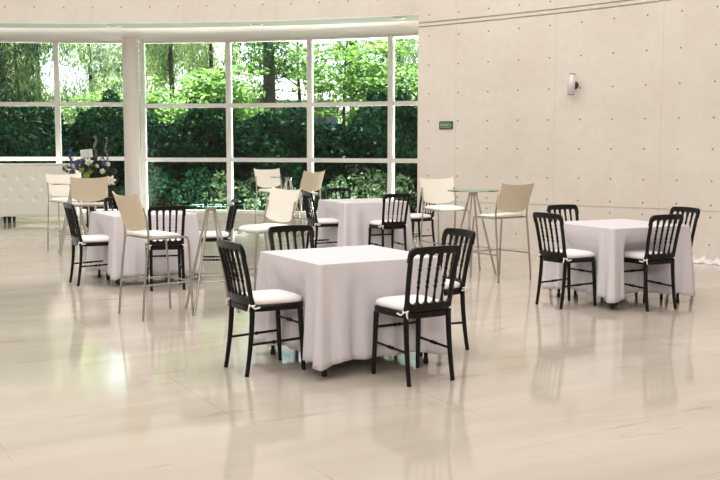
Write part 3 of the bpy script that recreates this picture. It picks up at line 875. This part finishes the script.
# ------------------------------------------------------------------ glass bar tables
def make_bar_table():
    root = empty('glass_bar_table')
    b = MB(); b.lathe([(.296, .960), (.300, .963), (.300, .967), (.296, .970)], 48); b.build('tabletop', M['tableglass'], root)
    b = MB(); b.lathe([(.012, .905), (.05, .91), (.055, .955), (.06, .960)], 16); b.build('hub', M['steel'], root)
    for k in range(4):
        a = R(-25+90*k); c, s = math.cos(a), math.sin(a)
        b = MB(); b.tube([(.285*c, .285*s, 0), (.279*c, .279*s, .02), (.036*c, .036*s, .94)], [.014, .013, .011], 8); b.build('leg', M['steel'], root)
    b = MB(); b.tube([(.208*math.cos(2*math.pi*k/36), .208*math.sin(2*math.pi*k/36), .29) for k in range(36)], .008, 8, closed=True); b.build('foot_ring', M['steel'], root)
    return root
bt = make_bar_table(); first = True
for x, y, lab in ((-1.34, 8.98, 'round glass bar table on splayed steel legs, nearest, beside the nearest bar stool'),
                  (1.31, 11.6, 'round glass bar table on splayed steel legs in front of the concrete wall'),
                  (-3.89, 13.6, 'round glass bar table on splayed steel legs between the two stools at far left'),
                  (-1.17, 16.35, 'round glass bar table on splayed steel legs farthest back, by the windows')):
    o = bt if first else copy_tree(bt); first = False
    o.location = (x, y, 0); tag(o, lab, 'bar table', 'round glass bar tables')

# ------------------------------------------------------------------ tufted counter at the windows
c = empty('bar_counter', (0, 19.05, 0)); tag(c, 'long cream tufted leather bar counter against the windows at far left', 'counter')
x0, x1 = -9.4, (76-360)/1001.4*19.05
nx = int((x1-x0)/.02); nz = 50
btn = []
bx0 = (12-360)/1001.4*19.05
for i in range(-10, 8):
    for r_, z in enumerate((.86, .665, .465)):
        xx = bx0 + .285*i + (.14 if r_ != 1 else 0)
        if xx < x1-.1 and xx > x0+.1: btn.append((xx, z))
BT = np.array(btn)
gx = np.linspace(x0, x1, nx); gz = np.linspace(.12, 1.105, nz)
b = MB(); vs = []
for xx in gx:
    for zz in gz:
        d2 = (BT[:, 0]-xx)**2 + (BT[:, 1]-zz)**2; dm = math.sqrt(d2.min())
        y = .035*math.exp(-(dm/.03)**1.3)
        e = min(zz-.12, 1.105-zz, xx-x0, x1-xx)
        y += .02*math.exp(-e/.012)
        vs.append((xx, y, zz))
b.add(vs, grid_faces(nx, nz), 0, True)
b.box((x0, .02, .12), (x1, .38, 1.10)); b.build('body', M['leather'], c)
b = MB(); b.box((x0-.01, -.01, 1.10), (x1+.01, .40, 1.125)); b.build('counter_top', M['leather'], c, .006)
for xx in ((3.0-360)/1001.4*19.05, (7.3-360)/1001.4*19.05, -5.5, -8.9):
    for yy in (.05, .33):
        b = MB(); b.lathe([(.022, 0), (.025, .01), (.030, .12)], 12, 0, Matrix.Translation((xx, yy, 0))); b.build('foot', M['blackmatte'], c)

# ------------------------------------------------------------------ flowers on a pedestal
PX, PY = (91-360)/1001.4*18.5, 18.5
b = MB(); b.box((-.075, -.075, .0), (.075, .075, .84)); b.box((-.11, -.11, 0), (.11, .11, .03)); b.box((-.11, -.11, .82), (.11, .11, .85))
o = b.build('pedestal', M['blackmatte'], None, .004); o.location = (PX, PY, 0)
tag(o, 'slim black pedestal carrying the flower arrangement in front of the tufted counter', 'pedestal')
f = empty('flower_arrangement', (PX, PY, .85)); tag(f, 'arrangement of white lilies and blue delphiniums on the black pedestal by the column', 'flowers')
b = MB(); b.lathe([(.06, 0), (.09, .03), (.10, .09), (.075, .12)], 20); b.build('bowl', M['blackmatte'], f)
# foliage
cs = [(rng.normal(0.05, .17), rng.normal(0, .1), .16+abs(rng.normal(.08, .1))) for _ in range(26)] + [(.32+rng.normal(0, .1), rng.normal(0, .06), .02+rng.normal(.0, .13)) for _ in range(16)]
leaves('foliage', clumps(cs, .08, 26), .09, .03, M['leafdark'], f)
def P(p_, y_): return ((p_-360)/1001.4*18.5 - PX, 1.505 + (143.7-y_)/1001.4*18.5 - .85)
def stem(b, tx, tz, y=0): b.tube([(tx*.1, y*.3, .08), (tx*.6, y*.8, tz*.55), (tx, y, tz)], .005, 5)
b = MB()
for q in ((68, 148), (97, 143), (108, 146), (100, 150), (72, 158), (104, 158), (88, 162), (113, 182), (111, 166), (84, 168)):
    x, z = P(*q); stem(b, x, z, -.05)
b.build('stem', M['leafdark'], f)
for (p_, y_, L) in ((72, 156, .10), (97, 148, .2), (108, 150, .22)):
    x, z = P(p_, y_); cs = [(x+.02*math.sin(k), -.05, z - L + 2*L*k/9) for k in range(10)]
    leaves('delphinium', clumps(cs, .02, 20), .035, .022, M['spike'] if p_ != 72 else M['blue'], f)
for (p_, y_, r_) in ((76, 166, .1), (81, 163, .09), (107, 163, .06), (88, 172, .06), (74, 172, .06)):
    x, z = P(p_, y_); leaves('blue_flower', clumps([(x, -.07, z)], r_, 150), .03, .025, M['blue'], f)
for (p_, y_, r_) in ((84, 170, .06), (93, 170, .07), (89, 175, .05)):
    x, z = P(p_, y_); leaves('green_flower', clumps([(x, -.1, z)], r_, 110), .04, .03, M['lime'], f)
def lily(p_, y_, s, yy=-.12, tilt=0):
    x, z = P(p_, y_); b = MB()
    for k in range(6):
        a = 2*math.pi*k/6 + tilt
        c_, s_ = math.cos(a), math.sin(a)
        L = s; pts = []
        prof = [(0, .012, 0), (.35, .028, -.03), (.7, .026, -.02), (1, .003, .02)]
        vs = []
        for t, w, o_ in prof:
            cxp, czp = x + c_*L*t, z + s_*L*t
            vs.append((cxp - s_*w*s/.1, yy+o_*s/.1*.7, czp + c_*w*s/.1)); vs.append((cxp, yy+o_*s/.1*.7-.006, czp)); vs.append((cxp + s_*w*s/.1, yy+o_*s/.1*.7, czp - c_*w*s/.1))
        fs = []
        for i in range(3):
            for j in range(2): fs.append((i*3+j, i*3+j+1, (i+1)*3+j+1, (i+1)*3+j))
        b.add(vs, fs, 0, True)
    for k in range(4):
        b.tube([(x, yy, z), (x+.02*math.cos(k*1.6), yy-.06, z+.02*math.sin(k*1.6))], .003, 5, 1)
    o = b.build('lily', [M['petal'], M['lime']], f)
    md = o.modifiers.new('thick', 'SOLIDIFY'); md.thickness = .003
for q in ((92, 162, .09, -.16, .3), (113, 180, .1, -.14, .1), (110, 164, .05, -.1, .5), (88, 157, .05, -.1, 0), (105, 171, .06, -.14, .2), (99, 166, .05, -.12, .4)): lily(*q)
x, z = P(88, 153.5); b = MB()
Mx = Matrix.Translation((x, -.03, z)) @ Matrix.Rotation(R(-6), 4, 'Y')
b.box((-.11, -.003, -.075), (.11, .003, .075), 0, Mx)
for k in range(4): b.box((-.08, -.005, .045-.03*k), (.08-.03*(k % 2), -.0031, .05-.03*k), 1, Mx)
tag(b.build('card', [M['paper'], M['bronze']], f), 'white paper card among the flowers')

# ------------------------------------------------------------------ wall things
def wall_pt(p_, z, off=0):
    # meet the camera ray of column p_ with the wall circle
    k = (p_-360)/1001.4
    A = 1+k*k; B_ = -2*(k*CX+CY); C_ = CX*CX+CY*CY-(RW-off)**2
    y = (-B_+math.sqrt(B_*B_-4*A*C_))/(2*A); x = k*y
    return x, y, math.atan2(y-CY, x-CX)
x, y, a = wall_pt(573.0, 2.33)
s = empty('wall_lamp', (x, y, 2.30), a + math.pi); tag(s, 'silver cylinder wall lamp on a dark round bracket, high on the concrete wall', 'wall lamp')
b = MB(); b.lathe([(.052, .0), (.052, .035), (.03, .045), (.03, .09)], 20, 0, Matrix.Rotation(R(90), 4, 'Y')); b.build('bracket', M['bronze'], s)
Mx = Matrix.Translation((.13, .0, .01)) @ Matrix.Rotation(R(4), 4, 'Y') @ Matrix.Rotation(R(-6), 4, 'X')
b = MB(); b.lathe([(.044, -.142), (.046, -.142), (.046, .142), (.044, .142)], 24, 0, Mx); b.build('cylinder_shade', M['shade'], s)
b = MB()
for q in (-.142, .136): b.lathe([(.047, q), (.048, q+.001), (.048, q+.006), (.047, q+.007)], 24, 0, Mx)
b.build('rim', M['bronze'], s)

x, y, a = wall_pt(445.5, 1.78, .012)
o = empty('exit_sign', (x, y, 1.775), a - math.pi/2); tag(o, 'small dark green sign with a pale outlined arrow on the concrete wall', 'sign')
b = MB(); b.box((-.105, -.006, -.056), (.105, .012, .056)); b.build('sign_plate', M['signgreen'], o)
b = MB()
def yb(x0_, x1_, z0_, z1_): b.box((x0_, -.0085, z0_), (x1_, -.006, z1_))
yb(-.085, .055, .028, .034); yb(-.085, .055, -.034, -.028); yb(-.085, -.079, -.034, .034)
b.add([(.055, -.0085, .034), (.055, -.0085, .026), (.075, -.0085, 0), (.055, -.0085, -.026), (.055, -.0085, -.034), (.088, -.0085, 0)], [(0,1,2,5), (5,2,3,4)])
for k in range(5): yb(-.068+.024*k, -.054+.024*k, -.014, .014)
b.build('sign_marking', M['signwhite'], o)

# crumpled white sheet along the foot of the wall
b = MB(); nu, nv = 70, 12; vs = []
rr_ = random.Random(5)
for i in range(nu):
    u = i/(nu-1); p_ = 692 + 75*u
    x, y, a = wall_pt(p_, 0)
    nx_, ny_ = -math.cos(a), -math.sin(a)
    hgt = (.038+.02*math.sin(u*31)+.016*math.sin(u*77+1))*min(1, u*8+.15)*min(1, (1-u)*8+.15)
    for j in range(nv):
        v = j/(nv-1)
        d = .02 + .22*v*(1+.15*math.sin(u*40)); z = .004 + max(0, hgt)*math.sin(math.pi*min(1, v*1.0))**.7*(1+.35*math.sin(u*120+v*9)) + .006*rr_.random()
        vs.append((x+nx_*d, y+ny_*d, z if 0 < j < nv-1 else .002))
b.add(vs, grid_faces(nu, nv, True), 0, True)
o = b.build('crumpled_sheet', M['crumple']); md = o.modifiers.new('thick', 'SOLIDIFY'); md.thickness = .002; md.offset = 1
tag(o, 'crumpled white sheet lying along the foot of the concrete wall at right', 'sheet')
